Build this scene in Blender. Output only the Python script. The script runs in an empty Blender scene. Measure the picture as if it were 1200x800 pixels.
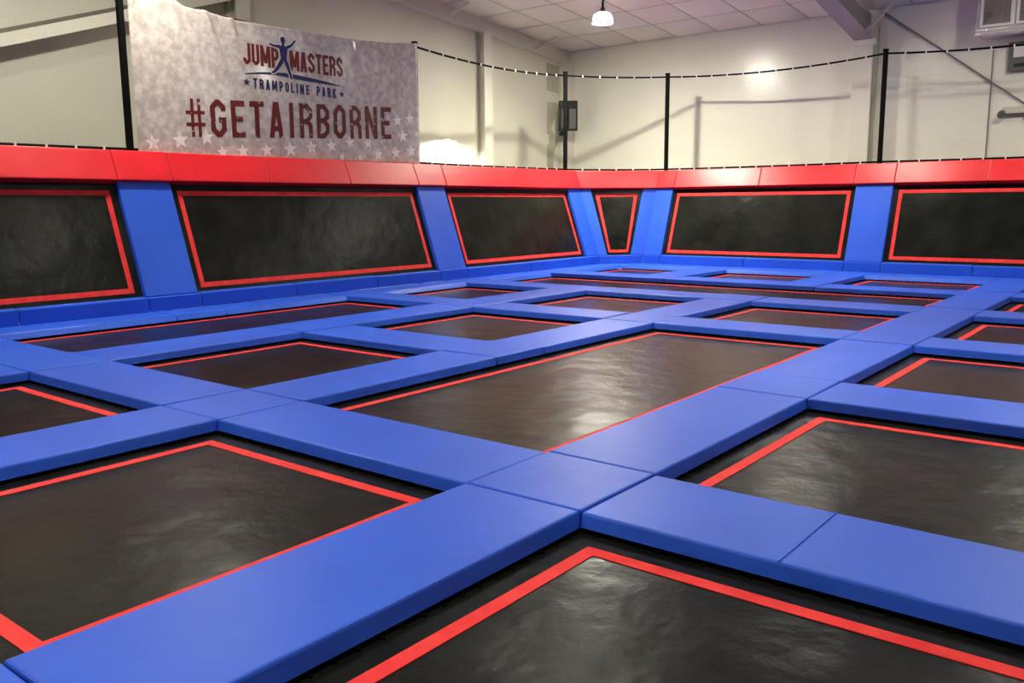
import bpy, bmesh, math, random
from mathutils import Vector, Matrix, noise
random.seed(7)
sc = bpy.context.scene
COL = sc.collection
sin, cos, R = math.sin, math.cos, math.radians
Z0 = 0.9                      # top of the floor pads above the hall floor; all heights below are given from the pad tops
def V(x, y, z): return Vector((x, y, z))

# ------------------------------------------------------------------ camera, world, exposure
yaw, pitch, roll = R(-38.42), R(8.98), R(0.45)
fwd = V(sin(yaw)*cos(pitch), cos(yaw)*cos(pitch), -sin(pitch))
rgt = V(cos(yaw), -sin(yaw), 0)
dwn = fwd.cross(rgt)
r2 = rgt*cos(roll) + dwn*sin(roll)
d2 = -rgt*sin(roll) + dwn*cos(roll)
cd = bpy.data.cameras.new('camera'); cam = bpy.data.objects.new('camera', cd); COL.objects.link(cam)
m3 = Matrix((r2, -d2, -fwd)).transposed()
cam.matrix_world = Matrix.Translation((0, 0, 1.5+Z0)) @ m3.to_4x4()
cd.sensor_width = 36.0; cd.lens = 1013.7/1200*36; cd.clip_end = 200
sc.camera = cam
w = bpy.data.worlds.new('world'); sc.world = w; w.use_nodes = True
w.node_tree.nodes['Background'].inputs[0].default_value = (0.8, 0.85, 1.0, 1)
w.node_tree.nodes['Background'].inputs[1].default_value = 0.25
sc.view_settings.view_transform = 'Standard'; sc.view_settings.look = 'None'
sc.view_settings.gamma = 1.0; sc.view_settings.use_curve_mapping = False
sc.view_settings.exposure = 2.1
LAMP_POWER = 90.0             # emission strength of the high bay lenses

# ------------------------------------------------------------------ materials
def mat(name, col, rough=0.5, metal=0.0, spec=0.5, coat=0.0, nscale=0, ncol=None, nfac=0.5, ndet=4, bump=0.0, bscale=20, bdist=0.01,
        stretch=None, emit=None, estr=0, nlo=0.4, nhi=0.65, rvar=0.0, rscale=1.5):
    m = bpy.data.materials.new(name); m.use_nodes = True
    nt = m.node_tree; b = nt.nodes['Principled BSDF']; L = nt.links.new
    b.inputs['Base Color'].default_value = (*col, 1); b.inputs['Roughness'].default_value = rough
    b.inputs['Metallic'].default_value = metal; b.inputs['Specular IOR Level'].default_value = spec
    b.inputs['Coat Weight'].default_value = coat; b.inputs['Coat Roughness'].default_value = 0.25
    if emit: b.inputs['Emission Color'].default_value = (*emit, 1); b.inputs['Emission Strength'].default_value = estr
    if nscale or bump or rvar:
        tc = nt.nodes.new('ShaderNodeNewGeometry'); src = tc.outputs['Position']
        if stretch:
            mp = nt.nodes.new('ShaderNodeMapping'); mp.inputs['Scale'].default_value = stretch; L(src, mp.inputs['Vector']); src = mp.outputs['Vector']
    if nscale:
        n = nt.nodes.new('ShaderNodeTexNoise'); n.inputs['Scale'].default_value = nscale; n.inputs['Detail'].default_value = ndet
        L(src, n.inputs['Vector'])
        rp = nt.nodes.new('ShaderNodeMapRange'); rp.inputs['From Min'].default_value = nlo; rp.inputs['From Max'].default_value = nhi
        rp.inputs['To Max'].default_value = nfac; L(n.outputs['Fac'], rp.inputs['Value'])
        mx = nt.nodes.new('ShaderNodeMix'); mx.data_type = 'RGBA'; mx.inputs[6].default_value = (*col, 1); mx.inputs[7].default_value = (*ncol, 1)
        L(rp.outputs['Result'], mx.inputs[0]); L(mx.outputs[2], b.inputs['Base Color'])
    if bump:
        n2 = nt.nodes.new('ShaderNodeTexNoise'); n2.inputs['Scale'].default_value = bscale; n2.inputs['Detail'].default_value = 5
        L(src, n2.inputs['Vector'])
        bp = nt.nodes.new('ShaderNodeBump'); bp.inputs['Strength'].default_value = bump; bp.inputs['Distance'].default_value = bdist
        L(n2.outputs['Fac'], bp.inputs['Height']); L(bp.outputs['Normal'], b.inputs['Normal'])
    if rvar:
        n3 = nt.nodes.new('ShaderNodeTexNoise'); n3.inputs['Scale'].default_value = rscale; n3.inputs['Detail'].default_value = 3
        L(src, n3.inputs['Vector'])
        r3 = nt.nodes.new('ShaderNodeMapRange'); r3.inputs['From Min'].default_value = .35; r3.inputs['From Max'].default_value = .65
        r3.inputs['To Min'].default_value = rough-rvar; r3.inputs['To Max'].default_value = rough+rvar
        L(n3.outputs['Fac'], r3.inputs['Value']); L(r3.outputs['Result'], b.inputs['Roughness'])
    return m
M = {}
M['blue'] = mat('blue_vinyl', (0.019, 0.092, 0.60), 0.44, spec=0.27, nscale=1.3, ncol=(0.022, 0.104, 0.66), nfac=1, bump=0.25, bscale=7, bdist=0.012)
M['red'] = mat('red_vinyl', (0.70, 0.010, 0.018), 0.36, spec=0.5, nscale=2, ncol=(0.76, 0.014, 0.022), nfac=1, bump=0.3, bscale=6, bdist=0.012)
M['tape'] = mat('red_webbing', (0.78, 0.030, 0.032), 0.7, spec=0.2, nscale=9, ncol=(0.86, 0.05, 0.045), nfac=1)
M['mat'] = mat('black_woven_bed', (0.0055, 0.0060, 0.0042), 0.28, spec=0.11, nscale=2.2, ncol=(0.018, 0.0190, 0.0138), nfac=1.0, ndet=7, bump=0.9, bscale=2.6, bdist=0.02, nlo=0.35, nhi=0.85)
M['edge'] = mat('black_webbing', (0.006, 0.006, 0.006), 0.7, spec=0.1)
M['black'] = mat('black_padding', (0.004, 0.004, 0.004), 0.6, spec=0.05)
M['steel'] = mat('dark_steel', (0.012, 0.012, 0.013), 0.6, metal=0.0)
M['spring'] = mat('spring_steel', (0.07, 0.068, 0.06), 0.35, metal=1.0)
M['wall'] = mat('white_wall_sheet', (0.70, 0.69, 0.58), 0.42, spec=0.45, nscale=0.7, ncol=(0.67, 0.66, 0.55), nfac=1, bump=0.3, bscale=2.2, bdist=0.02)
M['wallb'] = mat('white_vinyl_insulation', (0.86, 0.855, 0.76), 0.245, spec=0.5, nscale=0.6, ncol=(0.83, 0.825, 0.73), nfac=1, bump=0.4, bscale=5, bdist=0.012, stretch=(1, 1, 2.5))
M['hall'] = mat('dull_far_wall', (0.30, 0.29, 0.26), 0.6)
M['panel'] = mat('cream_wall_panel', (0.80, 0.78, 0.66), 0.45, spec=0.4)
M['paint'] = mat('cream_painted_steel', (0.74, 0.72, 0.63), 0.45, spec=0.5)
M['purple'] = mat('grey_painted_rafter', (0.36, 0.33, 0.36), 0.5, spec=0.4)
M['ceil'] = mat('white_ceiling_sheet', (0.82, 0.79, 0.73), 0.5, spec=0.4, bump=0.35, bscale=3, bdist=0.03)
M['seam'] = mat('dark_ceiling_band', (0.25, 0.23, 0.22), 0.6)
M['floor'] = mat('dark_concrete', (0.05, 0.05, 0.05), 0.8, nscale=3, ncol=(0.07, 0.07, 0.07), nfac=1)
M['patch'] = mat('bare_wall_patch', (0.40, 0.38, 0.29), 0.8, spec=0.1, nscale=5, ncol=(0.46, 0.44, 0.34), nfac=1)
M['conduit'] = mat('grey_conduit', (0.25, 0.24, 0.21), 0.4, metal=0.4)
M['beam'] = mat('brown_grey_lip_shade', (0.17, 0.15, 0.125), 0.6)  # dark colour standing in for shade above the sloping brace
M['white'] = mat('white_plastic', (0.8, 0.8, 0.78), 0.4)
M['cream'] = mat('cream_plastic', (0.62, 0.58, 0.48), 0.45)
M['grey'] = mat('grey_enclosure', (0.11, 0.115, 0.10), 0.5)
M['grille'] = mat('grey_speaker_mesh', (0.11, 0.11, 0.105), 0.6, spec=0.2)
M['foil'] = mat('silver_foil_wrap', (0.86, 0.84, 0.78), 0.25, metal=0.55, bump=0.8, bscale=9, bdist=0.05)
M['frame'] = mat('white_grille_frame', (0.86, 0.84, 0.76), 0.4)
M['fin'] = mat('grey_grille_fin', (0.30, 0.28, 0.24), 0.5)
M['dark'] = mat('dark_hollow', (0.02, 0.02, 0.02), 0.9)
M['alu'] = mat('spun_aluminium', (0.55, 0.55, 0.55), 0.4, metal=0.8)
M['lens'] = mat('glowing_lens', (0.9, 0.9, 0.85), 0.4, emit=(1.0, 0.965, 0.80), estr=LAMP_POWER)
M['shade'] = mat('lit_frosted_shade', (0.85, 0.85, 0.80), 0.4, emit=(1.0, 0.965, 0.80), estr=1.2)
M['lens_near'] = mat('bright_glowing_lens', (0.9, 0.9, 0.85), 0.4, emit=(1.0, 0.965, 0.80), estr=LAMP_POWER*4.7)
M['net'] = mat('grey_netting', (0.38, 0.38, 0.35), 0.7)
M['banner'] = mat('grey_banner_vinyl', (0.42, 0.36, 0.33), 0.17, spec=0.5, nscale=9, ncol=(0.64, 0.57, 0.525), nfac=1, ndet=13, nlo=0.38, nhi=0.68)
M['print_red'] = mat('dark_red_print', (0.115, 0.010, 0.009), 0.42, spec=0.22, nscale=7, ncol=(0.46, 0.36, 0.34), nfac=1, ndet=6, nlo=0.62, nhi=0.66)
M['print_red2'] = mat('dark_red_logo_print', (0.13, 0.011, 0.010), 0.42, spec=0.22)
M['print_blue'] = mat('navy_print', (0.010, 0.016, 0.09), 0.42, spec=0.22)
M['print_pale'] = mat('pale_print', (0.62, 0.57, 0.53), 0.40)
M['print_star'] = mat('faded_star_print', (0.84, 0.78, 0.73), 0.40, nscale=9, ncol=(0.66, 0.60, 0.56), nfac=1, ndet=6, nlo=0.5, nhi=0.7)

# ------------------------------------------------------------------ builders
def tag(o, label=None, cat=None, group=None, kind=None):
    if label: o['label'] = label
    if cat: o['category'] = cat
    if group: o['group'] = group
    if kind: o['kind'] = kind
    return o
def empty(name, loc, label, cat, group=None):
    o = bpy.data.objects.new(name, None); COL.objects.link(o); o.location = (loc[0], loc[1], loc[2]+Z0)
    o.empty_display_size = 0.2; o['_o'] = 1
    return tag(o, label, cat, group)
class MB:
    """collects shapes in pad-top coordinates and links them as one object"""
    def __init__(s): s.bm = bmesh.new()
    def face(s, pts):
        vs = [s.bm.verts.new(p) for p in pts]
        return s.bm.faces.new(vs)
    def hexa(s, b, t, bevel=0.0, seg=2):
        """b: bottom ring, t: top ring (same count)"""
        n = len(b); vb = [s.bm.verts.new(p) for p in b]; vt = [s.bm.verts.new(p) for p in t]
        fs = [s.bm.faces.new(vt), s.bm.faces.new(list(reversed(vb)))]
        for i in range(n):
            j = (i+1) % n; fs.append(s.bm.faces.new((vb[i], vb[j], vt[j], vt[i])))
        bmesh.ops.recalc_face_normals(s.bm, faces=fs)
        if bevel:
            es = [e for e in fs[0].edges] + [e for e in s.bm.edges if e.is_valid and ((e.verts[0] in vb) != (e.verts[1] in vb)) and (e.verts[0] in vb or e.verts[0] in vt)]
            bmesh.ops.bevel(s.bm, geom=list(set(es)), offset=bevel, segments=seg, affect='EDGES', profile=0.5)
        return s
    def box(s, x0, x1, y0, y1, z0, z1, bevel=0.0, seg=2):
        x0, x1 = sorted((x0, x1)); y0, y1 = sorted((y0, y1)); z0, z1 = sorted((z0, z1))
        r = [(x0, y0), (x1, y0), (x1, y1), (x0, y1)]
        return s.hexa([V(a, b, z0) for a, b in r], [V(a, b, z1) for a, b in r], bevel, seg)
    def bar(s, p, q, wd, h=None, up=V(0, 0, 1)):
        p, q = Vector(p), Vector(q); h = h or wd
        d = (q-p).normalized(); a = d.cross(up)
        if a.length < 1e-4: a = d.cross(V(1, 0, 0))
        a.normalize(); b = a.cross(d).normalized()
        o = [a*(-wd/2)+b*(-h/2), a*(wd/2)+b*(-h/2), a*(wd/2)+b*(h/2), a*(-wd/2)+b*(h/2)]
        return s.hexa([p+k for k in o], [q+k for k in o])
    def tube(s, pts, r, n=8, cap=True):
        rings = []
        for i, p in enumerate(pts):
            p = Vector(p); a = Vector(pts[max(i-1, 0)]); c = Vector(pts[min(i+1, len(pts)-1)])
            d = (c-a).normalized(); u = d.cross(V(0, 0, 1))
            if u.length < 1e-3: u = V(1, 0, 0)
            u.normalize(); v = u.cross(d)
            rings.append([s.bm.verts.new(p+u*(r*cos(2*math.pi*k/n))+v*(r*sin(2*math.pi*k/n))) for k in range(n)])
        fs = []
        for A, B in zip(rings, rings[1:]):
            for k in range(n): fs.append(s.bm.faces.new((A[k], A[(k+1) % n], B[(k+1) % n], B[k])))
        if cap: fs.append(s.bm.faces.new(rings[0])); fs.append(s.bm.faces.new(list(reversed(rings[-1]))))
        bmesh.ops.recalc_face_normals(s.bm, faces=fs)
        return s
    def lathe(s, c, prof, n=20):
        """prof: (radius, z) pairs around the vertical through c"""
        rings = []
        for r, z in prof:
            if r < 1e-5: rings.append([s.bm.verts.new((c[0], c[1], c[2]+z))])
            else: rings.append([s.bm.verts.new((c[0]+r*cos(2*math.pi*k/n), c[1]+r*sin(2*math.pi*k/n), c[2]+z)) for k in range(n)])
        for A, B in zip(rings, rings[1:]):
            for k in range(n):
                q = [A[k % len(A)], A[(k+1) % n % len(A)], B[(k+1) % n % len(B)], B[k % len(B)]]
                u = []
                for v in q:
                    if v not in u: u.append(v)
                if len(u) > 2: s.bm.faces.new(u)
        bmesh.ops.recalc_face_normals(s.bm, faces=s.bm.faces[:])
        return s
    def build(s, name, m, parent=None, origin=None, smooth=False):
        me = bpy.data.meshes.new(name)
        vs = s.bm.verts
        if parent is not None:
            base = Vector(parent['_base']) if '_base' in parent else V(*parent.location) - V(0, 0, Z0)
            origin = base
        if origin is None:
            xs = [v.co.x for v in vs]; ys = [v.co.y for v in vs]; zs = [v.co.z for v in vs]
            origin = V((min(xs)+max(xs))/2, (min(ys)+max(ys))/2, min(zs))
        bmesh.ops.translate(s.bm, verts=vs[:], vec=-origin)
        if smooth:
            for f in s.bm.faces: f.smooth = True
        s.bm.to_mesh(me); s.bm.free()
        me.materials.append(m)
        o = bpy.data.objects.new(name, me); COL.objects.link(o)
        o['_base'] = tuple(origin)
        if parent is not None: o.parent = parent
        else: o.location = (origin.x, origin.y, origin.z+Z0)
        return o
def single(mb, name, m, label, cat, group=None, smooth=False):
    return tag(mb.build(name, m, smooth=smooth), label, cat, group)
def struct(mb, name, m, parent=None, smooth=False):
    o = mb.build(name, m, parent, smooth=smooth)
    if parent is None: o['kind'] = 'structure'
    return o

# ------------------------------------------------------------------ the hall
XW, YW, XR, YF = -15.29, 22.0, 8.0, -7.0
SL = 0.0855
def zc(y): return 5.97 + SL*(YW-y)
ceil_top = zc(YF)+0.3
struct(MB().box(XW-.3, XR+.3, YF-.3, YW+.3, -Z0-.2, -Z0), 'floor', M['floor'])
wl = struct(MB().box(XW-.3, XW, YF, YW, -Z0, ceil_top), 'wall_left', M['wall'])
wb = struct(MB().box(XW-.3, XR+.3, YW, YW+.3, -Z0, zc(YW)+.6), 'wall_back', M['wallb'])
struct(MB().box(XR, XR+.3, YF, YW, -Z0, ceil_top), 'wall_right', M['hall'])
struct(MB().box(XW-.3, XR+.3, YF-.3, YF, -Z0, ceil_top), 'wall_front', M['hall'])
cb = MB(); cb.hexa([V(XW, YF, zc(YF)), V(XR, YF, zc(YF)), V(XR, YW, zc(YW)), V(XW, YW, zc(YW))],
                   [V(XW, YF, zc(YF)+.2), V(XR, YF, zc(YF)+.2), V(XR, YW, zc(YW)+.2), V(XW, YW, zc(YW)+.2)])
ceiling = struct(cb, 'ceiling', M['seam'])
# pillowed ceiling sheets between the banding wires, one mesh shared by all
PW, PL = 1.2, 1.35
pm = MB(); N = 4; grid = {}
for i in range(N+1):
    for j in range(N+1):
        u, v = i/N, j/N; g = 0.012
        x, y = g+(PW-2*g)*u, -(g+(PL-2*g)*v)
        s_ = (sin(math.pi*u)*sin(math.pi*v))**.6
        grid[i, j] = pm.bm.verts.new((x, y, -SL*y - .012 - .10*s_))
for i in range(N):
    for j in range(N): pm.bm.faces.new((grid[i, j], grid[i, j+1], grid[i+1, j+1], grid[i+1, j]))
p0 = pm.build('ceiling_panel', M['ceil'], origin=V(0, 0, 0), smooth=True)
first = True
cbase = Vector(ceiling['_base'])
for i in range(14):
    for j in range(14):
        o = p0 if first else p0.copy()
        if not first: COL.objects.link(o)
        first = False
        o.parent = ceiling
        y = YW-.02-PL*j
        o.location = V(XW+.05+PW*i, y, zc(y)) - cbase
        for k in ('label', 'category', '_base'):
            if k in o: del o[k]
# gable rake beam along the left wall, its bottom lip and flange braces
def rake(y): return 5.605+SL*(YW-y)
t = struct(MB().hexa([V(XW, YF, rake(YF)+.02), V(XW+.10, YF, rake(YF)+.02), V(XW+.10, YW, rake(YW)+.02), V(XW, YW, rake(YW)+.02)],
                     [V(XW, YF, zc(YF)-.01), V(XW+.10, YF, zc(YF)-.01), V(XW+.10, YW, zc(YW)-.01), V(XW, YW, zc(YW)-.01)]), 'trim_1', M['paint'])
struct(MB().hexa([V(XW, YF, rake(YF)-.03), V(XW+.22, YF, rake(YF)-.03), V(XW+.22, YW, rake(YW)-.03), V(XW, YW, rake(YW)-.03)],
                 [V(XW, YF, rake(YF)+.02), V(XW+.22, YF, rake(YF)+.02), V(XW+.22, YW, rake(YW)+.02), V(XW, YW, rake(YW)+.02)]), 'rake_lip', M['paint'], t)
for y in (16.55, 20.2):
    struct(MB().bar((XW+.2, y, rake(y)+.02), (XW+.95, y, zc(y)-.1), .05), 'flange_brace', M['paint'], t)
# columns on the left wall (I sections) and the square corner post
def icolumn(y, h=.36, d=.34, wd=.16, name='column'):
    zt = rake(y)-.04
    c = struct(MB().box(XW, XW+d-.03, y-.02, y+.02, -Z0, zt), name, M['paint'])
    struct(MB().box(XW+d-.03, XW+d, y-wd, y+wd, -Z0, zt), 'column_flange', M['paint'], c)
    struct(MB().box(XW, XW+.03, y-wd, y+wd, -Z0, zt), 'column_flange', M['paint'], c)
icolumn(10.55); icolumn(17.95); icolumn(3.1)
struct(MB().box(XW, XW+.28, YW-.32, YW, -Z0, zc(YW)-.35), 'corner_column', M['paint'])
# bare patches where the wall covering is torn, beside the corner
pa = MB()
def patch(mb, outl):
    mb.hexa([V(XW, y, z) for y, z in outl], [V(XW+.006, y, z) for y, z in outl])
patch(pa, [(20.98, 5.55), (21.6, 5.5), (21.6, 4.72), (20.98, 4.78)])
p_ = struct(pa, 'wall_patch', M['patch'])
patch_pts = [(21.02, 4.45), (21.5, 4.47), (21.38, 4.0), (21.2, 3.7), (21.36, 3.55), (21.55, 3.5), (21.5, 3.25), (21.32, 2.95), (21.3, 2.45), (21.5, 2.4), (21.5, 2.0), (20.98, 2.0), (21.0, 3.2), (21.1, 3.3), (21.1, 3.52), (21.0, 3.55)]
pb = MB(); patch(pb, patch_pts); struct(pb, 'wall_patch', M['patch'])
# sloping brace on the left wall with its upper lip's shade built as a thin dark strip
def zb(y): return 4.03 + .335*(y-6.2)
br = MB(); ya, yb = 1.0, 10.38
br.hexa([V(XW, ya, zb(ya)), V(XW+.42, ya, zb(ya)), V(XW+.42, yb, zb(yb)), V(XW, yb, zb(yb))],
        [V(XW, ya, zb(ya)+.2), V(XW+.42, ya, zb(ya)+.2), V(XW+.42, yb, zb(yb)+.2), V(XW, yb, zb(yb)+.2)])
brace = struct(br, 'sloping_brace', M['panel'])
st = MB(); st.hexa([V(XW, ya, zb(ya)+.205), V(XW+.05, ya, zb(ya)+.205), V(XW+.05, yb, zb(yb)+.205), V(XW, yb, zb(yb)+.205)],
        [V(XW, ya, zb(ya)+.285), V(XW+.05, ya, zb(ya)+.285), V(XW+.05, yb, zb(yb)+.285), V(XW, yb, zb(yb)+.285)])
struct(st, 'brace_lip_shade', M['beam'], brace)
# main frame on the back wall: column, haunched rafter, capital, flange braces
c = struct(MB().box(-6.60, -6.56, YW-.42, YW, -Z0, 5.2), 'column', M['paint'])
struct(MB().box(-6.80, -6.36, YW-.45, YW-.42, -Z0, 5.12), 'column_flange', M['paint'], c)
struct(MB().box(-6.80, -6.36, YW-.03, YW, -Z0, 5.12), 'column_flange', M['paint'], c)
struct(MB().box(-6.83, -6.33, YW-.48, YW-.40, 5.10, 5.24), 'column_capital', M['panel'], c)
rf = MB(); sec = [(YW-.02, 5.24), (YW-.46, 5.24), (18.9, 5.68), (9.0, 6.70), (9.0, zc(9.0)-.11), (YW-.02, zc(YW)-.11)]
rf.hexa([V(-6.59, y, z) for y, z in sec], [V(-6.56, y, z) for y, z in sec])
raf = struct(rf, 'rafter', M['purple'])
for (ya_, za_), (yb_, zb_) in (((YW-.46, 5.24), (18.9, 5.68)), ((18.9, 5.68), (9.0, 6.70))):
    fb = MB(); fb.hexa([V(-6.78, ya_, za_-.02), V(-6.36, ya_, za_-.02), V(-6.36, yb_, zb_-.02), V(-6.78, yb_, zb_-.02)],
                       [V(-6.78, ya_, za_), V(-6.36, ya_, za_), V(-6.36, yb_, zb_), V(-6.78, yb_, zb_)])
    struct(fb, 'rafter_flange', M['purple'], raf)
struct(MB().bar((-6.48, 21.4, 5.40), (-5.85, 21.4, 6.0), .05), 'flange_brace', M['paint'], raf)
# lighter flat panel to the right of the column, a seam conduit and the bracing rod
struct(MB().box(-6.34, -6.16, YW-.05, YW, -Z0, 5.6), 'trim_2', M['panel'])
struct(MB().tube([V(-3.93, YW-.02, -Z0), V(-3.93, YW-.02, 4.75)], .014, 6), 'wall_conduit', M['conduit'])
struct(MB().tube([V(-6.3, YW-.06, 5.88), V(-3.2, YW-.06, 3.53), V(-.6, YW-.06, 1.56)], .022, 6), 'bracing_rod', M['conduit'])

# ------------------------------------------------------------------ lamps
def high_bay(x, y, z, label, rim=(.34, -.22), lens='lens'):
    e = empty('high_bay_lamp', (x, y, z), label, 'lamp', 'high bay lamps')
    q = .86 if lens == 'lens_near' else 1.0
    MB().lathe((x, y, z), [(r_*q, z_*q) for r_, z_ in [(0, -.19), (.08, -.18), (.16, -.145), (.215, -.08), (.235, .0), (.235, .04)]], 20).build('lens', M[lens], e, smooth=True)
    if lens == 'lens_near':
        MB().lathe((x, y, z), [(.205, .035), rim, (rim[0]+.006, rim[1]), (.225, .0), (.19, .07), (.12, .105), (.05, .11)], 20).build('frosted_shade', M['shade'], e, smooth=True)
        MB().lathe((x, y, z), [(0, .105), (.06, .105), (.05, .20), (.03, .22), (.03, .34), (0, .34)], 14).build('housing', M['steel'], e, smooth=True)
    else: MB().lathe((x, y, z), [(.25, .04), rim, (rim[0]+.008, rim[1]), (.26, .05), (.20, .12), (.10, .19), (.07, .22), (.07, .34), (0, .34)], 20).build('housing', M['alu'], e, smooth=True)
    MB().tube([V(x, y, z+.33), V(x, y, zc(y)-.02)], .022, 6).build('stem', M['steel'], e)
    MB().tube([V(x+.02, y, z+.36), V(x+.15, y+.02, z+.42), V(x+.26, y+.03, zc(y)-.03)], .012, 6).build('power_cord', M['steel'], e)
    return e
high_bay(-11.1, 17.4, 5.68, 'glowing round high bay lamp hanging from the ceiling near the hall corner', (.232, -.13), 'lens_near')
LAMPS = [(-6.15, 17.4, 5.72), (-1.3, 17.4, 5.90), (-11.5, 7.0, 6.2), (-5.9, 8.6, 6.2), (-1.3, 8.6, 6.2), (3.6, 8.6, 6.2), (-11.6, 2.2, 6.4), (-5.9, 0.2, 6.6), (-1.3, 0.2, 6.6)]  # unseen lamps; the two left ones shifted to brighten banner and left wall
NAMES = ['beside the rafter', 'above the right end of the back wall', 'above the banner wall', 'above the middle of the court',
         'above the right side of the court', 'beyond the right side of the court', 'above the left front end of the court', 'above the front of the court', 'above the camera']
for (x, y, z), n in zip(LAMPS, NAMES): high_bay(x, y, z, 'round high bay lamp out of the frame, ' + n, {'beside the rafter': (.32, -.21), 'above the banner wall': (.31, -.13), 'above the left front end of the court': (.31, -.13), 'above the right end of the back wall': (.30, -.09)}.get(n, (.36, -.34)))  # rim depths shaped per unseen lamp to steer light on walls and posts

# ------------------------------------------------------------------ floor grid of pads and beds
XL = [(-11.90, -11.25), (-9.24, -8.44), (-6.146, -5.398), (-3.035, -2.284), (0.07, 0.83)]
YL = [(0.30, 1.05), (3.41, 4.17), (6.55, 7.35), (9.70, 10.43), (12.75, 13.50), (15.58, 16.36), (18.55, 19.45)]
T = 0.075
ORD = ['first', 'second', 'third', 'fourth', 'fifth', 'sixth', 'seventh']
def pad(x0, x1, y0, y1, name, label, group, flare=(.018, .018, .018, .018), seam=None):
    """flare: how far the foot of each side (x0, x1, y0, y1) stands out from its top edge"""
    g = .005; jz = random.uniform(-.005, .005)
    x0 += g; x1 -= g; y0 += g; y1 -= g
    j = lambda: random.uniform(-.003, .003)
    t = [V(x0+j(), y0+j(), jz+j()), V(x1+j(), y0+j(), jz+j()), V(x1+j(), y1+j(), jz+j()), V(x0+j(), y1+j(), jz+j())]
    a, b, c_, d = flare
    bt = [V(x0-a, y0-c_, -T), V(x1+b, y0-c_, -T), V(x1+b, y1+d, -T), V(x0-a, y1+d, -T)]
    mb = MB().hexa(bt, t, .012, 2)
    o = single(mb, name, M['blue'], label, 'pad', group)
    if seam:
        MB().bar((seam, y0+.006, jz+.001), (seam, y1-.006, jz+.001), .007, .007).build('fold_seam', M['blue'], o)
    return o
nx, ny = len(XL), len(YL)
def lane(i): return ORD[i]
def cross(j): return ORD[ny-1-j]
missing_cross = {(0, 2), (2, 2)}          # (column, cross lane): the long beds
missing_lane = {(1, 4), (2, 4)}           # (lane, row): the triple bed across
EX = .0  # neighbours: no flare where pads butt
for i, (x0, x1) in enumerate(XL):
    for j, (y0, y1) in enumerate(YL):
        lab = 'blue square pad where %s lane from banner wall meets %s cross lane from back wall' % (lane(i), cross(j))
        if i == 0 and j == ny-1:
            mb = MB(); q = [(-11.245, 18.555), (-11.245, 19.33), (-11.90, 18.57)]
            mb.hexa([V(x, y, -T) for x, y in q], [V(x, y, 0) for x, y in q], .01, 2)
            single(mb, 'corner_pad', M['blue'], 'blue three-sided pad in the hall corner under the narrow wall trampoline', 'pad', 'square junction pads'); continue
        fl = [0, 0, 0, 0]
        if (i-1, j) in missing_cross: fl[0] = .018
        if (i, j) in missing_cross: fl[1] = .055 if i == 0 else .018
        if (i, j-1) in missing_lane: fl[2] = .018
        if (i, j) in missing_lane: fl[3] = .018
        # corner notches of neighbouring beds show the square's own foot
        pad(x0, x1, y0, y1, 'corner_pad', lab, 'square junction pads', fl)
for i, (x0, x1) in enumerate(XL):
    for j in range(ny-1):
        if (i, j) in missing_lane: continue
        y0, y1 = YL[j][1], YL[j+1][0]
        lab = 'blue strip pad of %s lane from banner wall, between %s and %s cross lanes' % (lane(i), cross(j), cross(j+1))
        pad(x0, x1, y0, y1, 'floor_pad', lab, 'strip pads along the lanes', (0 if i == 0 else .018, .055 if i == 0 else .018, 0, 0))
for j, (y0, y1) in enumerate(YL):
    for i in range(nx-1):
        if (i, j) in missing_cross: continue
        x0, x1 = XL[i][1], XL[i+1][0]
        lab = 'blue strip pad of %s cross lane from back wall, between %s and %s lanes' % (cross(j), lane(i), lane(i+1))
        pad(x0, x1, y0, y1, 'floor_pad', lab, 'strip pads across the lanes', (0, 0, .05 if j == ny-1 else .018, .018), seam=-1.28 if (i, j) == (3, 1) else None)

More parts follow.
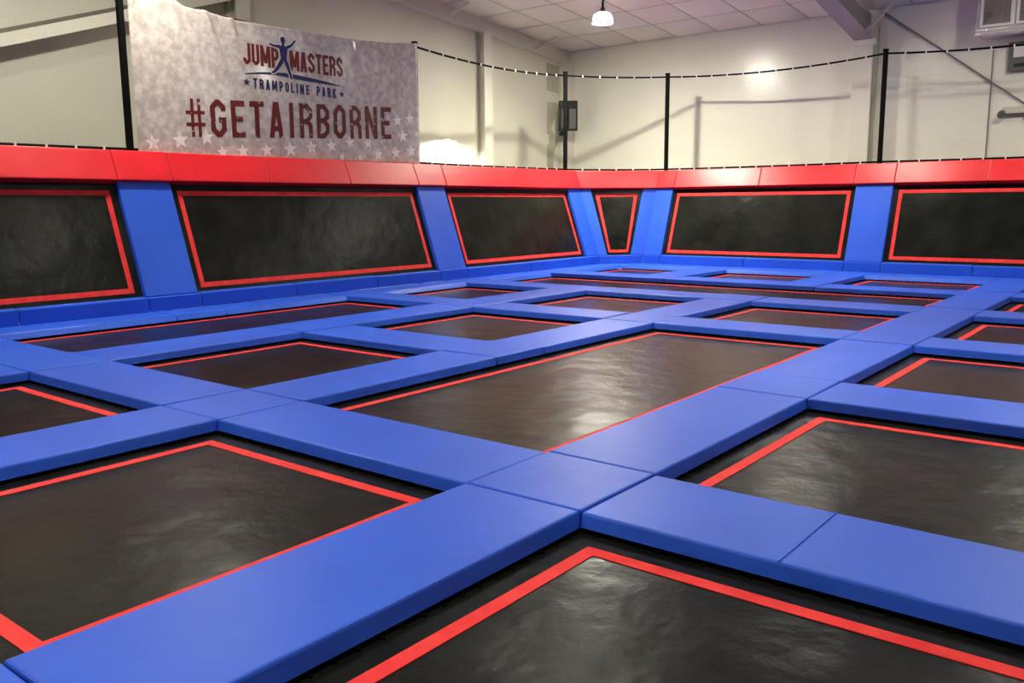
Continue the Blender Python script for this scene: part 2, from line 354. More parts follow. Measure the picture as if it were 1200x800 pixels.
COLN = ['banner wall column', 'second column', 'third column', 'fourth column']
def bed(x0, x1, y0, y1, label):
    cx, cy = (x0+x1)/2, (y0+y1)/2
    D = -.10
    e = empty('floor_trampoline', (cx, cy, D-.06), label, 'trampoline', 'trampolines let into the court')
    k = .012
    # bed sags a touch in the middle: a 7 x 7 grid
    mb = MB(); n = 8; gv = {}
    for a in range(n+1):
        for b in range(n+1):
            u, v = a/n, b/n
            gv[a, b] = mb.bm.verts.new((x0+k+(x1-x0-2*k)*u, y0+k+(y1-y0-2*k)*v, D-.012*sin(math.pi*u)*sin(math.pi*v)))
    for a in range(n):
        for b in range(n): mb.bm.faces.new((gv[a, b], gv[a+1, b], gv[a+1, b+1], gv[a, b+1]))
    ext = bmesh.ops.extrude_face_region(mb.bm, geom=mb.bm.faces[:])
    bmesh.ops.translate(mb.bm, verts=[v for v in ext['geom'] if isinstance(v, bmesh.types.BMVert)], vec=(0, 0, -.006))
    bmesh.ops.recalc_face_normals(mb.bm, faces=mb.bm.faces[:])
    bed_o = mb.build('jump_bed', M['mat'], e, smooth=False)
    # red webbing, four strips mitred at the corners, each lying on the bed
    o_, w_ = .145, .075
    A = [(x0+o_, y0+o_), (x1-o_, y0+o_), (x1-o_, y1-o_), (x0+o_, y1-o_)]
    B = [(x0+o_+w_, y0+o_+w_), (x1-o_-w_, y0+o_+w_), (x1-o_-w_, y1-o_-w_), (x0+o_+w_, y1-o_-w_)]
    for q in range(4):
        r = (q+1) % 4; s = MB()
        # follow the bed in eight pieces
        for h in range(8):
            f0, f1 = h/8, (h+1)/8
            L_ = lambda P, Q, f: (P[0]+(Q[0]-P[0])*f, P[1]+(Q[1]-P[1])*f)
            ring = [L_(A[q], A[r], f0), L_(A[q], A[r], f1), L_(B[q], B[r], f1), L_(B[q], B[r], f0)]
            zz = lambda p: D-.012*sin(math.pi*(p[0]-x0)/(x1-x0))*sin(math.pi*(p[1]-y0)/(y1-y0))+.004
            s.hexa([V(px, py, zz((px, py))-.006) for px, py in ring], [V(px, py, zz((px, py))) for px, py in ring])
        s.build('border_tape', M['tape'], e)
    # springs from the bed edge to the frame under the pads
    sp = MB()
    for (ax, ay, bx, by, nx_, ny_) in ((x0, y0, x1, y0, 0, 1), (x1, y0, x1, y1, -1, 0), (x1, y1, x0, y1, 0, -1), (x0, y1, x0, y0, 1, 0)):
        ln = math.hypot(bx-ax, by-ay); cnt = int(ln/.11)
        for h in range(1, cnt):
            px, py = ax+(bx-ax)*h/cnt, ay+(by-ay)*h/cnt
            sp.bar((px-nx_*.05, py-ny_*.05, D+.004), (px+nx_*.03, py+ny_*.03, D+.004), .012)
    o = sp.build('springs', M['spring'], e); o['kind'] = 'stuff'
    return e
ROWN = ['front', 'second', 'third', 'fourth', 'fifth', 'last']
def row_name(j): return ORD[ny-2-j] + ' row from back wall'
CN = ['column at the banner wall', 'second column from banner wall', 'third column from banner wall', 'rightmost column']
longs = {(0, 1): 2, (2, 1): 2}
for i in range(nx-1):
    for j in range(ny-1):
        x0, x1 = XL[i][1], XL[i+1][0]; y0, y1 = YL[j][1], YL[j+1][0]
        if (i, j-1) in longs: continue
        if j == 4 and i in (1, 2): continue
        if (i, j) in longs:
            bed(x0, x1, y0, YL[j+2][0], 'long black trampoline bed with red border, ' + ('lying along the banner wall' if i == 0 else 'in the middle of the court'))
        elif (i, j) == (0, 4):
            bed(x0, XL[3][0], y0, y1, 'longest black trampoline lane running crosswise near the back wall')
        else:
            bed(x0, x1, y0, y1, 'black square trampoline with red border, %s, %s' % (CN[i], row_name(j)))
# steel grid that carries pads and beds
fr = empty('court_frame', (-5.5, 9.5, -Z0), 'dark steel frame under the blue pads of the court', 'frame')
def under(x0, x1, y0, y1):
    MB().box(x0+.05, x1-.05, y0+.05, y1-.05, -.22, -T-.004).build('frame_beam', M['steel'], fr)
for i, (x0, x1) in enumerate(XL):
    segs = [(YL[0][0], YL[-1][1]-.15)]
    if i in (1, 2): segs = [(YL[0][0], YL[4][1]), (YL[5][0], YL[-1][1]-.15)]
    if i == 0: segs = [(YL[0][0], 18.5)]
    for a, b in segs: under(x0, x1, a, b)
for j, (y0, y1) in enumerate(YL):
    segs = [(XL[0][1], XL[1][0]), (XL[1][1], XL[2][0]), (XL[2][1], XL[3][0]), (XL[3][1], XL[4][0])]
    for i, (a, b) in enumerate(segs):
        if (i, j) in missing_cross: continue
        under(a-.04, b+.04, y0, y1)
for i, (x0, x1) in enumerate(XL):
    for j, (y0, y1) in enumerate(YL):
        if i == 0 and j == ny-1: continue
        cx, cy = (x0+x1)/2, (y0+y1)/2
        MB().box(cx-.05, cx+.05, cy-.05, cy+.05, -Z0, -.22).build('frame_leg', M['steel'], fr)

# ------------------------------------------------------------------ leaning trampoline walls
AL = R(19.3); SA, CA = sin(AL), cos(AL)
def WLf(u, s, n=0.0): return V(-11.95 - s*SA + n*CA, u, .2 + s*CA + n*SA)
def WBk(u, s, n=0.0): return V(u, 19.5 + s*SA - n*CA, .2 + s*CA + n*SA)
NCH = V(.72, -.64, 0)
def WCh(u, s, n=0.0):
    a, b = WLf(18.6, s), WBk(-11.15, s); p = a.lerp(b, u)
    nn = V(.74*CA, -.67*CA, SA).normalized()
    return p + nn*n
SB, ST, SR = 0.0, 1.76, 2.24      # base, foot of the red pad, top of the red pad
def quad_slab(F, q, n0, n1, bevel=.012, inset=.01):
    """q: four (u, s) corners; slab between offsets n0 (back) and n1 (front)"""
    cu = sum(p[0] for p in q)/4; cs = sum(p[1] for p in q)/4
    sh = lambda p: (p[0]+(inset if p[0] < cu else -inset), p[1]+(inset if p[1] < cs else -inset))
    return MB().hexa([F(u, s, n0) for u, s in q], [F(*sh(p), n1) for p in q], bevel, 2)
def wall_bed(F, q, label, us=1.0, e_side=.11, tape=.075):
    """q: (u0b, u1b, u0t, u1t) edges of the opening at foot and top; us scales metres to u"""
    u0b, u1b, u0t, u1t = q
    c = F((u0b+u1b)/2, .1, -.06)
    e = empty('wall_trampoline', (c.x, c.y, c.z), label, 'trampoline', 'leaning wall trampolines')
    n = -.05
    ed = lambda s, side: ((u0b+(u0t-u0b)*(s/ST)) if side == 0 else (u1b+(u1t-u1b)*(s/ST)))
    m = .05*us
    mb = MB(); mb.hexa([F(ed(SB-.02, 0)-m, SB-.02, n-.012), F(ed(SB-.02, 1)+m, SB-.02, n-.012), F(ed(ST+.05, 1)+m, ST+.05, n-.012), F(ed(ST+.05, 0)-m, ST+.05, n-.012)],
                       [F(ed(SB-.02, 0)-m, SB-.02, n), F(ed(SB-.02, 1)+m, SB-.02, n), F(ed(ST+.05, 1)+m, ST+.05, n), F(ed(ST+.05, 0)-m, ST+.05, n)])
    mb.build('jump_bed', M['mat'], e)
    s0, s1 = SB+.10, ST-.10
    ex = e_side*us; tx = tape*us
    A = [(ed(s0, 0)+ex, s0), (ed(s0, 1)-ex, s0), (ed(s1, 1)-ex, s1), (ed(s1, 0)+ex, s1)]
    B = [(ed(s0+tape, 0)+ex+tx, s0+tape), (ed(s0+tape, 1)-ex-tx, s0+tape), (ed(s1-tape, 1)-ex-tx, s1-tape), (ed(s1-tape, 0)+ex+tx, s1-tape)]
    for k in range(4):
        r = (k+1) % 4; ring = [A[k], A[r], B[r], B[k]]
        MB().hexa([F(u, s, n-.002) for u, s in ring], [F(u, s, n+.005) for u, s in ring]).build('border_tape', M['tape'], e)
    return e
# openings and post pads: left wall
PL_ = [(.30, 1.13), (6.50, 7.35), (12.71, 13.54), (18.07, 18.60)]
for k, ((a0, a1), (b0, b1)) in enumerate(zip(PL_, PL_[1:])):
    lab = ['leaning black wall trampoline at the left end of the banner wall', 'leaning black wall trampoline under the grey banner', 'leaning black wall trampoline between banner and hall corner'][k]
    wall_bed(WLf, (a1, b0, a1, b0), lab)
plab = ['blue post pad at the front end of the banner wall', 'blue post pad under the left edge of the banner', 'blue post pad under the right edge of the banner', 'darker blue post pad left of the narrow corner trampoline, on banner wall']
for (a, b), lab in zip(PL_, plab):
    mb = quad_slab(WLf, [(a, SB), (b, SB), (b, ST+.04), (a, ST+.04)], -.046, .02)
    single(mb, 'post_pad', M['blue'], lab, 'pad', 'blue post pads')
# narrow corner panel
mb = quad_slab(WCh, [(-.006, SB), (.21, SB), (.15, ST+.04), (-.006, ST+.04)], -.046, .02, inset=.006)
single(mb, 'post_pad', M['blue'], 'blue post pad along the left side of the narrow corner trampoline', 'pad', 'blue post pads')
mb = quad_slab(WCh, [(.715, SB), (1.008, SB), (1.008, ST+.04), (.83, ST+.04)], -.046, .02, inset=.006)
single(mb, 'post_pad', M['blue'], 'blue post pad along the right side of the narrow corner trampoline', 'pad', 'blue post pads')
wall_bed(WCh, (.21, .715, .15, .83), 'narrow tapering black wall trampoline across the hall corner', us=1/1.6, e_side=.085, tape=.07)
PB_ = [(-11.15, -10.64), (-6.12, -5.32), (-.80, 0.0)]
blab = ['blue post pad at the left end of the back wall', 'blue post pad between the two large back wall trampolines', 'blue post pad at the right end of the back wall']
for (a, b), lab in zip(PB_, blab):
    mb = quad_slab(WBk, [(a, SB), (b, SB), (b, ST+.04), (a, ST+.04)], -.046, .02)
    single(mb, 'post_pad', M['blue'], lab, 'pad', 'blue post pads')
wall_bed(WBk, (-10.64, -6.12, -10.64, -6.12), 'leaning black back wall trampoline between the corner and middle posts')
wall_bed(WBk, (-5.32, -.80, -5.32, -.80), 'leaning black back wall trampoline at the right edge of the view')
# base pads: upright front, thin top
def base_pad(P, label):
    """P: list of two floor points (front line) and inward direction"""
    (a, b), inn = P
    a, b = Vector(a), Vector(b); d = (b-a).normalized(); a = a+d*.006; b = b-d*.006
    h = .205+random.uniform(-.006, .006)
    mb = MB().hexa([a-V(0, 0, .0), b, b-inn*.02, a-inn*.02], [a+V(0, 0, h), b+V(0, 0, h), b-inn*.14+V(0, 0, h+.015), a-inn*.14+V(0, 0, h+.015)])
    # thicken backwards under the bed
    es = [e for e in mb.bm.edges]
    bmesh.ops.bevel(mb.bm, geom=es, offset=.010, segments=2, affect='EDGES', profile=.5)
    return single(mb, 'base_pad', M['blue'], label, 'pad', 'blue base pads at the foot of the walls')
BLy = [.30, 1.13, 2.93, 4.74, 6.52, 7.37, 9.14, 11.0, 12.71, 13.54, 15.72, 18.59]
for k, (a, b) in enumerate(zip(BLy, BLy[1:])):
    base_pad(((V(-11.88, a, 0), V(-11.88, b, 0)), V(1, 0, 0)), 'blue base pad at the foot of the banner wall, %s counted from the hall corner' % (['first', 'second', 'third', 'fourth', 'fifth', 'sixth', 'seventh', 'eighth', 'ninth', 'tenth', 'eleventh'][len(BLy)-2-k]))
base_pad(((V(-11.888, 18.571, 0), V(-11.122, 19.429, 0)), V(.74, -.67, 0)), 'blue base pad under the narrow corner trampoline')
BBx = [-11.14, -10.66, -8.43, -6.11, -5.33, -3.56, -.80, 0.0]
for k, (a, b) in enumerate(zip(BBx, BBx[1:])):
    base_pad(((V(a, 19.43, 0), V(b, 19.43, 0)), V(0, -1, 0)), 'blue base pad at the foot of the back wall, %s counted from the hall corner' % ORD[k])
# red top pads
def red_pad(F, u0, u1, label, ins=.004):
    q0, q1 = ST, SR
    ring = [(u0+ins, q0), (u1-ins, q0), (u1-ins, q1), (u0+ins, q1)]
    back = [F(ring[0][0], q0, -.04), F(ring[1][0], q0, -.04), F(ring[1][0], q1+.05, -.16), F(ring[0][0], q1+.05, -.16)]
    jz = random.uniform(-.006, .006)
    front = [F(ring[0][0], q0+.01, .10), F(ring[1][0], q0+.01, .10), F(ring[1][0], q1+jz, .075), F(ring[0][0], q1+jz, .075)]
    mb = MB().hexa(back, front, .014, 2)
    return single(mb, 'top_pad', M['red'], label, 'pad', 'red pads along the top of the walls')
RLy = [.30, 1.13, 2.9, 4.7, 6.49, 7.36, 9.14, 10.93, 12.73, 13.55, 15.84, 18.62]
for k, (a, b) in enumerate(zip(RLy, RLy[1:])):
    red_pad(WLf, a, b, 'red pad on top of the banner wall, %s counted from the hall corner' % (['first', 'second', 'third', 'fourth', 'fifth', 'sixth', 'seventh', 'eighth', 'ninth', 'tenth', 'eleventh'][len(RLy)-2-k]))
red_pad(WCh, 0.0, 1.0, 'red pad on top of the narrow corner trampoline', .004)
RBx = [-11.16, -10.60, -8.36, -6.15, -5.30, -3.49, -1.7, 0.0]
for k, (a, b) in enumerate(zip(RBx, RBx[1:])):
    red_pad(WBk, a, b, 'red pad on top of the back wall, %s counted from the hall corner' % ORD[k])
# dark steel frame behind the leaning walls
wf = empty('wall_frame', (-12.6, 9.5, -Z0), 'dark steel frame behind the leaning wall trampolines', 'frame')
for a, b in PL_:
    u = (a+b)/2
    MB().bar(WLf(u, -.02, -.16), WLf(u, SR-.03, -.20), .1).build('frame_post', M['steel'], wf)
    MB().bar(V(-12.02, u, -Z0), WLf(u, .02, -.16), .1).build('frame_leg', M['steel'], wf)
for a, b in PB_:
    u = (a+b)/2
    MB().bar(WBk(u, -.02, -.16), WBk(u, SR-.03, -.20), .1).build('frame_post', M['steel'], wf)
    MB().bar(V(u, 19.57, -Z0), WBk(u, .02, -.16), .1).build('frame_leg', M['steel'], wf)

# ------------------------------------------------------------------ net poles, ropes, netting
ZP = 4.74
XP, YP = -12.84, 20.36
POLES = [((XP, .75), 'black padded net pole at the front end of the banner wall'),
         ((XP, 6.92), 'black padded net pole at the left edge of the banner'),
         ((XP, 13.09), 'black padded net pole behind the right edge of the banner'),
         ((XP, 18.42), 'black padded net pole in front of the loudspeaker'),
         ((-11.02, YP), 'black padded net pole left of middle on the back wall'),
         ((-5.73, YP), 'black padded net pole above the middle post of the back wall'),
         ((-.40, YP), 'black padded net pole at the right end of the back wall')]
for (x, y), lab in POLES:
    e = empty('net_pole', (x, y, -Z0), lab, 'pole', 'net poles')
    r = .055
    MB().tube([V(x, y, -Z0), V(x, y, ZP)], r, 12).build('shaft', M['black'], e, smooth=False)
    MB().tube([V(x, y, ZP), V(x, y, ZP+.03)], r+.012, 12).build('cap', M['black'], e)
bays = [(0, 1, 'between the front end and the left banner pole'), (1, 2, 'behind the banner'), (2, 3, 'between banner and hall corner'),
        (3, 4, 'across the hall corner'), (4, 5, 'left half of the back wall'), (5, 6, 'right half of the back wall')]
for a, b, where in bays:
    A, B = Vector((*POLES[a][0], 0)), Vector((*POLES[b][0], 0)); d = (B-A); L_ = d.length; d.normalize()
    e = empty('safety_net', (A.x, A.y, 2.36), 'fine see-through safety net with black ropes, ' + where, 'net', 'safety nets above the walls')
    sag = .12 if L_ > 4 else .03
    if a == 1: sag = .15
    top = lambda f: ZP-.06 - sag*4*f*(1-f)
    bot = lambda f: 2.375 - .012*4*f*(1-f)
    ns = 16
    MB().tube([A+(B-A)*(k/ns)+V(0, 0, top(k/ns)) for k in range(ns+1)], .022, 6).build('top_rope', M['black'], e)
    MB().tube([A+(B-A)*(k/ns)+V(0, 0, bot(k/ns)) for k in range(ns+1)], .024, 6).build('bottom_rope', M['black'], e)
    nm = MB(); st_ = .05; n = int(L_/st_); r = .0004
    for k in range(1, n):
        f = k/n; p = A+(B-A)*f
        nm.tube([p+V(0, 0, bot(f)), p+V(0, 0, top(f))], r, 3, False)
    rows = int(2.3/st_)
    for h in range(1, rows):
        pts = [A+(B-A)*f+V(0, 0, bot(f)+(top(f)-bot(f))*h/rows) for f in (0, .25, .5, .75, 1)]
        nm.tube(pts, r, 3, False)
    o = nm.build('netting', M['net'], e); o['kind'] = 'stuff'
    nt_ = int(L_/.40)
    nor = V(d.y, -d.x, 0)
    for which, fn, rr in (('top', top, .022), ('bot', bot, .024)):
        if a == 1: continue
        for k in range(1, nt_):
            f = k/nt_; p = A+(B-A)*f+V(0, 0, fn(f))
            MB().bar(p-d*.014, p+d*.014, rr*2+.012).build('net_tie', M['white'], e)

# ------------------------------------------------------------------ banner
YB0, YB1 = 6.99, 13.04
TOPP = [(6.99, 4.70), (7.35, 4.69), (7.77, 4.66), (7.91, 4.59), (8.43, 4.56), (8.86, 4.52), (9.94, 4.545), (11.34, 4.566), (12.2, 4.62), (13.04, 4.72)]
def btop(y):
    for (a, za), (b, zb_) in zip(TOPP, TOPP[1:]):
        if y <= b: return za+(zb_-za)*(y-a)/(b-a)
    return TOPP[-1][1]
def bbot(y): return 2.31+.02*(y-7)/6
def ridge(y, z, p, q, wd, amp):
    ax, az = p; bx, bz = q; dx, dz = bx-ax, bz-az; L2 = dx*dx+dz*dz
    t = ((y-ax)*dx+(z-az)*dz)/L2
    tt = min(max(t, 0), 1); px, pz = ax+dx*tt, az+dz*tt
    dist = math.hypot(y-px, z-pz); side = (y-px)
    return amp*math.exp(-(dist/wd)**2)*(1-tt)**.8*(1 if t > -.2 else 0)
def bx(y, z):
    v = XP+.11
    v += .012*sin(1.7*y+.6)*sin(1.3*z) + .006*sin(4.1*y+2*z)
    v += ridge(y, z, (8.20, 4.66), (8.66, 3.55), .055, .085)
    v += ridge(y, z, (8.72, 4.56), (8.86, 4.0), .05, .06)
    v += ridge(y, z, (7.0, 4.7), (7.3, 4.2), .06, .05)
    v += ridge(y, z, (9.68, 4.56), (9.75, 4.40), .03, .03)
    v += ridge(y, z, (11.3, 4.58), (11.45, 4.05), .06, .035)
    v += .02*max(0, (z-4.2))*sin(2*math.pi*y/.9)
    return v
ban = empty('banner', (XP+.11, (YB0+YB1)/2, 2.31), 'large mottled grey hashtag banner hung between two net poles', 'banner')
sm = MB(); NYB, NZB = 150, 60; vv = {}
for i in range(NYB+1):
    y = YB0+(YB1-YB0)*i/NYB
    for j in range(NZB+1):
        z = bbot(y)+(btop(y)-bbot(y))*j/NZB
        vv[i, j] = sm.bm.verts.new((bx(y, z), y, z))
for i in range(NYB):
    for j in range(NZB): sm.bm.faces.new((vv[i, j], vv[i+1, j], vv[i+1, j+1], vv[i, j+1]))
bmesh.ops.recalc_face_normals(sm.bm, faces=sm.bm.faces[:])
if sm.bm.faces[0].normal.x < 0: bmesh.ops.reverse_faces(sm.bm, faces=sm.bm.faces[:])
sheet = sm.build('banner_sheet', M['banner'], ban, smooth=True)
md = sheet.modifiers.new('thickness', 'SOLIDIFY'); md.thickness = .003; md.offset = -1

class Ink:
    """flat print that follows the banner: polygons in banner coordinates (y, z)"""
    def __init__(s, off=.004): s.mb = MB(); s.off = off
    def poly(s, pts):
        vs = [s.mb.bm.verts.new((bx(y, z)+s.off, y, z)) for y, z in pts]
        f = s.mb.bm.faces.new(vs); f.normal_update()
        if f.normal.x < 0: f.normal_flip()
    def ribbon(s, pts, t, closed=False, X=lambda p: p):
        n = len(pts); L_, R_ = [], []
        for i, p in enumerate(pts):
            a = pts[(i-1) % n] if (closed or i > 0) else None
            b = pts[(i+1) % n] if (closed or i < n-1) else None
            dirs = []
            if a is not None: dirs.append((Vector(p)-Vector(a)).normalized())
            if b is not None: dirs.append((Vector(b)-Vector(p)).normalized())
            nrm = [Vector((-d.y, d.x)) for d in dirs]
            m_ = sum(nrm, Vector((0, 0))).normalized(); k = 1/max(.45, m_.dot(nrm[0]))
            L_.append(Vector(p)+m_*(t/2*k)); R_.append(Vector(p)-m_*(t/2*k))
        for i in range(n if closed else n-1):
            j = (i+1) % n; q = [X(L_[i]), X(L_[j]), X(R_[j]), X(R_[i])]
            ln = (Vector(q[0])-Vector(q[1])).length; kk = max(1, int(ln/.07))
            for h in range(kk):
                f0, f1 = h/kk, (h+1)/kk; lp = lambda P, Q, f: (P[0]+(Q[0]-P[0])*f, P[1]+(Q[1]-P[1])*f)
                s.poly([lp(q[0], q[1], f0), lp(q[0], q[1], f1), lp(q[3], q[2], f1), lp(q[3], q[2], f0)])
    def build(s, name, m, label=None):
        o = s.mb.build(name, m, ban)
        if label: o['label'] = label
        return o
def glyph(ch, w, t):
    """centre lines in a cell w wide and 1 high"""
    h = t/2; k = min(.14, w*.28); mid = .5
    rd = [(w-h-k, 1-h), (w-h, 1-h-k)]
    G = {
     'I': [[(w/2, 0), (w/2, 1)]],
     'T': [[(0, 1-h), (w, 1-h)], [(w/2, 0), (w/2, 1-h)]],
     'L': [[(h, 1), (h, h), (w, h)]],
     'E': [[(w, 1-h), (h, 1-h), (h, h), (w, h)], [(h, mid), (w*.85, mid)]],
     'U': [[(h, 1), (h, h+k), (h+k, h), (w-h-k, h), (w-h, h+k), (w-h, 1)]],
     'J': [[(w-h, 1), (w-h, h+k), (w-h-k, h), (h+k*.7, h), (h, h+k), (h, .3)]],
     'P': [[(h, 0), (h, 1)], [(h, 1-h)] + rd + [(w-h, .45+k), (w-h-k, .45), (h, .45)]],
     'R': [[(h, 0), (h, 1)], [(h, 1-h)] + rd + [(w-h, .5+k), (w-h-k, .48), (h, .48)], [(w-h-k*.8, .48), (w-h, .36), (w-h, 0)]],
     'B': [[(h, 0), (h, 1)], [(h, 1-h)] + rd + [(w-h, .55+k*.6), (w-h-k, .52), (h, .52)], [(w-h-k, .52), (w-h, .46-k*.6), (w-h, h+k), (w-h-k, h), (h, h)]],
     'S': [[(w-h, .70), (w-h, 1-h-k), (w-h-k, 1-h), (h+k, 1-h), (h, 1-h-k), (h, .66), (w-h, .36), (w-h, h+k), (w-h-k, h), (h+k, h), (h, h+k), (h, .3)]],
     'G': [[(w-h, .70), (w-h, 1-h-k), (w-h-k, 1-h), (h+k, 1-h), (h, 1-h-k), (h, h+k), (h+k, h), (w-h-k, h), (w-h, h+k), (w-h, .46), (w*.52, .46)]],
     'A': [[(h, 0), (w/2-t*.12, 1)], [(w-h, 0), (w/2+t*.12, 1)], [(w*.22, .26), (w*.78, .26)]],
     'M': [[(h, 0), (h, 1)], [(w-h, 0), (w-h, 1)], [(h*1.2, 1), (w/2, .18)], [(w-h*1.2, 1), (w/2, .18)]],
     'N': [[(h, 0), (h, 1)], [(w-h, 0), (w-h, 1)], [(h*1.1, 1), (w-h*1.1, 0)]],
     'K': [[(h, 0), (h, 1)], [(w-h*.8, 1), (h*1.6, .45)], [(h*2.2, .55), (w-h*.8, 0)]],
     '#': [[(w*.34, 0), (w*.34, 1)], [(w*.70, 0), (w*.70, 1)], [(0, .64), (w, .64)], [(0, .33), (w, .33)]],
    }
    if ch == 'O': return [([(h, h+k), (h, 1-h-k), (h+k, 1-h), (w-h-k, 1-h), (w-h, 1-h-k), (w-h, h+k), (w-h-k, h), (h+k, h)], True)]
    return [(p, False) for p in G[ch]]
def text(s, y0, y1, z0a, z0b, z1a, z1b, t, gap, m, space=.5):
    """one letter part each, from y0 to y1, base line z0a..z0b, cap line z1a..z1b"""
    W = {'I': .55, 'M': 1.35, 'N': 1.1, '#': 1.15, 'T': .95, 'L': .85, 'E': .9, 'J': .95}
    tot = sum(space if c == ' ' else W.get(c, 1) for c in s) + gap*(len(s)-1)
    u = (y1-y0)/tot; H = ((z1a-z0a)+(z1b-z0b))/2; y = y0
    for c in s:
        wd = space if c == ' ' else W.get(c, 1)
        if c != ' ':
            tt = t*.62 if c == '#' else t
            ww = wd*u/H if c != 'I' else t
            off = 0 if c != 'I' else (wd*u-ww*H)/2
            def X(p, y=y, off=off):
                yy = y+off+p[0]*H; f = (yy-y0)/(y1-y0); za = z0a+(z0b-z0a)*f; zt = z1a+(z1b-z1a)*f
                return (yy, za+p[1]*(zt-za))
            ink = Ink()
            for pts, cl in glyph(c, ww, tt): ink.ribbon(pts, tt, cl, X)
            ink.build('letter', m)
        y += (wd+gap)*u
text('#GETAIRBORNE', 7.82, 12.27, 2.60, 2.80, 3.195, 3.41, .15, .34, M['print_red'])
text('JUMP', 8.93, 9.64, 3.845, 3.84, 4.19, 4.185, .165, .14, M['print_red2'])
text('MASTERS', 9.875, 11.075, 3.845, 3.85, 4.18, 4.205, .165, .14, M['print_red2'])
text('TRAMPOLINE PARK', 9.10, 10.89, 3.465, 3.46, 3.635, 3.63, .19, .55, M['print_blue'], space=.9)
def star(ink, y, z, r, rot=0):
    c = (y, z); P = []
    for k in range(10):
        rr = r if k % 2 == 0 else r*.42; a = math.pi/2+rot+k*math.pi/5
        P.append((y+rr*cos(a), z+rr*sin(a)))
    for k in range(10): ink.poly([c, P[k], P[(k+1) % 10]])
for y, z in ((8.975, 3.556), (11.03, 3.543)):
    ik = Ink(); star(ik, y, z, .07); ik.build('navy_star_print', M['print_blue'])
SWO = [(8.95, 3.695, 3.680), (9.25, 3.745, 3.715), (9.53, 3.772, 3.727), (9.75, 3.785, 3.722), (9.98, 3.782, 3.706), (10.3, 3.765, 3.693), (10.65, 3.735, 3.685), (11.06, 3.688, 3.680)]
ik = Ink(.004)
for (a, t0, b0), (b, t1, b1) in zip(SWO, SWO[1:]): ik.poly([(a, b0), (b, b1), (b, t1), (a, t0)])
ik.build('swoosh_print', M['print_blue'], 'navy curved swoosh under the name')
def figure(ink, g):
    limb = lambda pts, ws: [ink.poly([lp for lp in q]) for q in strip(pts, ws)]
    def strip(pts, ws):
        out = []
        for (p, a), (q, b) in zip(zip(pts, ws), list(zip(pts, ws))[1:]):
            d = (Vector(q)-Vector(p)).normalized(); nn = Vector((-d.y, d.x))
            e0 = Vector(p)-d*g; e1 = Vector(q)+d*g
            out.append([tuple(e0+nn*(a/2+g)), tuple(e0-nn*(a/2+g)), tuple(e1-nn*(b/2+g)), tuple(e1+nn*(b/2+g))])
        return out
    hy, hz = 9.745, 4.335
    ink.poly([(hy+(.052+g)*cos(k*math.pi/6), hz+(.062+g)*sin(k*math.pi/6)) for k in range(12)])
    limb([(9.745, 4.29), (9.745, 4.22)], [.05, .06])
    limb([(9.745, 4.235), (9.745, 4.02), (9.745, 3.98)], [.19, .13, .145])
    limb([(9.68, 4.215), (9.56, 4.212), (9.455, 4.235)], [.06, .042, .03])
    limb([(9.82, 4.215), (9.92, 4.265), (10.01, 4.36)], [.06, .042, .03])
    limb([(9.71, 3.99), (9.62, 3.87), (9.535, 3.785)], [.085, .07, .05])
    limb([(9.55, 3.79), (9.48, 3.765)], [.045, .035])
    limb([(9.78, 3.99), (9.835, 3.86), (9.885, 3.715)], [.085, .07, .045])
    limb([(9.875, 3.73), (9.905, 3.69)], [.045, .03])
ik = Ink(.007); figure(ik, .016); ik.build('figure_outline_print', M['print_pale'], 'pale outline round the leaping figure')
ik = Ink(.010); figure(ik, 0); ik.build('figure_print', M['print_blue'], 'navy silhouette of a person leaping with arms up')
STARS = [(7.229, 2.483, .13), (7.697, 2.545, .15), (8.159, 2.61, .14), (8.834, 2.423, .13), (8.44, 2.39, .11), (9.314, 2.457, .13), (9.8, 2.493, .15), (10.273, 2.548, .14),
         (10.738, 2.60, .13), (11.185, 2.68, .12), (11.635, 2.69, .12), (11.902, 2.487, .13), (12.375, 2.538, .13), (12.80, 2.591, .14), (11.425, 2.41, .07), (10.982, 2.41, .08),
         (12.577, 2.873, .14), (12.44, 3.166, .12), (12.79, 3.221, .13), (12.97, 2.94, .07)]
for y, z, r in STARS:
    ik = Ink(.0025); star(ik, y, z, r, .1); ik.build('pale_star_print', M['print_star'])

# ------------------------------------------------------------------ loudspeaker in the corner
sx, sy, sz = -14.73, 21.27, 3.52
dirv = V(.614, -.774, 0).normalized(); sid = V(.774, .614, 0).normalized()
def LS(u, v, z): p = V(sx, sy, sz+z)+sid*u+dirv*v; return p
sp = empty('loudspeaker', LS(0, 0, 0), 'black loudspeaker with two grey grilles mounted in the hall corner', 'speaker')
def lbox(u0, u1, v0, v1, z0, z1, bev=0.0):
    r = [(u0, v0), (u1, v0), (u1, v1), (u0, v1)]
    return MB().hexa([LS(a, b, z0) for a, b in r], [LS(a, b, z1) for a, b in r], bev, 2)
lbox(-.27, .27, -.18, .14, .10, .93, .025).build('cabinet', M['black'], sp)
lbox(-.19, -.06, .135, .148, .16, .70, .004).build('grille', M['grille'], sp)
lbox(.03, .22, .135, .148, .14, .70, .004).build('grille', M['grille'], sp)
MB().bar(LS(0, -.15, .4), LS(0, -.56, .4), .09).build('bracket', M['black'], sp)
MB().lathe(LS(-.20, .02, 0), [(0, -.06), (.05, -.045), (.065, 0), (.05, .045), (0, .06)], 12).build('knob', M['black'], sp, smooth=True)
MB().bar(LS(-.2, 0, .03), LS(-.1, -.05, .12), .05).build('knob_arm', M['black'], sp)

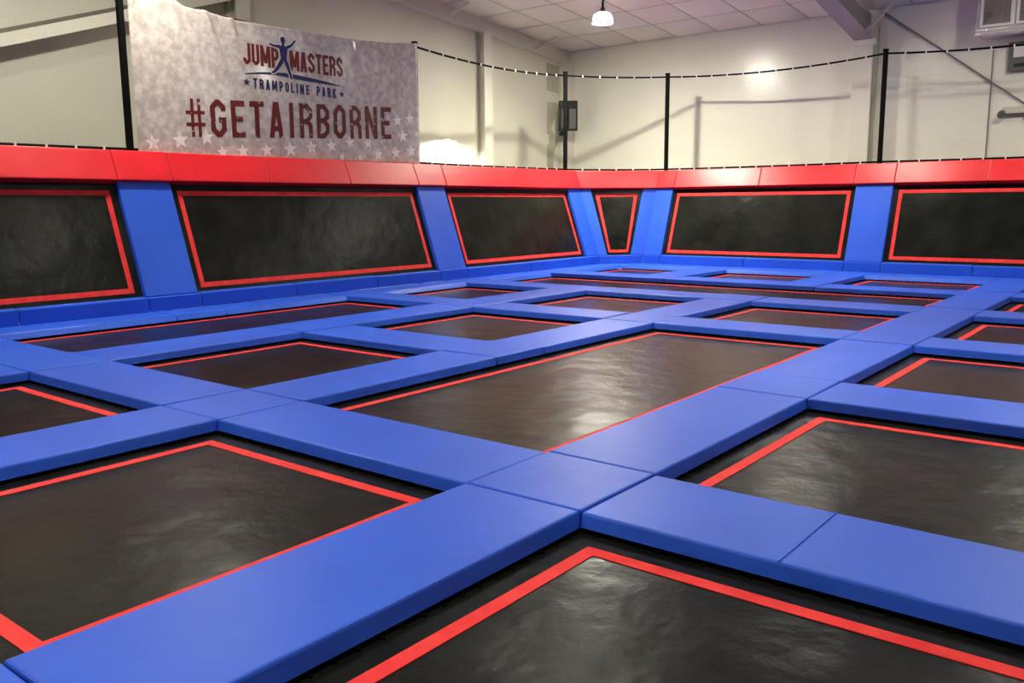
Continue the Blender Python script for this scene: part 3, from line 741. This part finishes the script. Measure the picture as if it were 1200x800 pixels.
# ------------------------------------------------------------------ things on the back wall at the right
fd = MB(); x0, x1, y0, y1, z0, z1 = -4.17, -1.9, 21.25, 22.0, 5.0, 6.05
ac = empty('duct_box', ((x0+x1)/2, YW, z0), 'foil wrapped air duct box with two grilles high on the back wall', 'duct')
fd.box(x0, x1, y0, y1-.005, z0, z1-.06)
bmesh.ops.subdivide_edges(fd.bm, edges=fd.bm.edges[:], cuts=9, use_grid_fill=True)
for v in fd.bm.verts:
    if v.co.y < y1-.05: v.co += noise.noise_vector(v.co*3.1)*.035 + noise.noise_vector(v.co*9)*.015
fd.build('foil_wrap', M['foil'], ac, smooth=False)
def roll(za, zb_, yy):
    m_ = MB(); pts = [V(x0-.02+(x1-x0)*k/14, yy+.02*sin(3*k), za+(zb_-za)*k/14+.018*sin(2.2*k)) for k in range(15)]
    m_.tube(pts, .055, 8); return m_
roll(z0+.0, z0+.0, y0).build('foil_fold', M['foil'], ac, smooth=True)
for gx0, gx1 in ((-4.04, -3.52), (-3.36, -2.84)):
    gz0, gz1 = 5.17, 5.80; gy = y0-.02
    g = empty('vent_grille', ((gx0+gx1)/2, gy, gz0), None, None); g.parent = ac
    g.location = V((gx0+gx1)/2, gy, gz0) - (V(*ac.location)-V(0, 0, Z0))
    g['_base'] = ((gx0+gx1)/2, gy, gz0)
    for a, b, c_, d in ((gx0-.05, gx1+.05, gz0-.05, gz0), (gx0-.05, gx1+.05, gz1, gz1+.05), (gx0-.05, gx0, gz0, gz1), (gx1, gx1+.05, gz0, gz1)):
        MB().box(a, b, gy-.04, gy+.05, c_, d).build('grille_frame', M['frame'], g)
    MB().box(gx0, gx1, gy+.035, gy+.05, gz0, gz1).build('grille_back', M['dark'], g)
    for k in range(14):
        xx = gx0+(gx1-gx0)*(k+.5)/14
        MB().box(xx-.010, xx+.010, gy-.01, gy+.03, gz0, gz1).build('grille_fin', M['fin'], g)
cbx = empty('control_box', (-3.3, YW, 4.24), 'dark grey control box with pale window below the duct box', 'control box')
MB().box(-3.62, -3.0, YW-.14, YW, 4.26, 4.86, .012).build('enclosure', M['grey'], cbx)
MB().box(-3.52, -3.12, YW-.155, YW-.138, 4.54, 4.76, .004).build('window', M['white'], cbx)
MB().box(-3.50, -3.14, YW-.152, YW-.138, 4.34, 4.41, .004).build('switch_strip', M['dark'], cbx)
em = empty('emergency_light', (-3.4, YW, 3.32), 'cream twin head emergency light on the back wall at right', 'emergency light')
MB().box(-3.66, -3.16, YW-.12, YW, 3.38, 3.52, .02).build('housing', M['cream'], em)
for xx in (-3.66, -3.12):
    MB().tube([V(xx, YW-.10, 3.39), V(xx, YW-.22, 3.34)], .075, 12).build('lamp_head', M['grey'], em)
MB().tube([V(-3.66, YW-.1, 3.36), V(-3.12, YW-.1, 3.36)], .02, 6).build('cross_tube', M['grey'], em)
# wall light whose pool of light shows beside the banner
wlg = empty('wall_light', (XW, 16.6, 3.12), 'small wall light throwing a bright pool right of the banner', 'wall light')
MB().box(XW, XW+.34, 16.57, 16.65, 3.12, 3.16, .008).build('housing', M['cream'], wlg)
MB().box(XW+.22, XW+.33, 16.53, 16.69, 3.095, 3.121).build('lens', M['white'], wlg)
ld = bpy.data.lights.new('wall_light_lamp', 'SPOT'); ld.energy = 90; ld.spot_size = R(165); ld.spot_blend = .4; ld.shadow_soft_size = .05; ld.color = (1, .93, .8)
lo = bpy.data.objects.new('wall_light_lamp', ld); COL.objects.link(lo); lo.parent = wlg
lo.location = (.28, 0.0, -.05)
lo.rotation_euler = V(-.42, 0, -1).to_track_quat('-Z', 'Y').to_euler()

for o in sc.objects:
    for k in ('_o', '_base'):
        if k in o: del o[k]
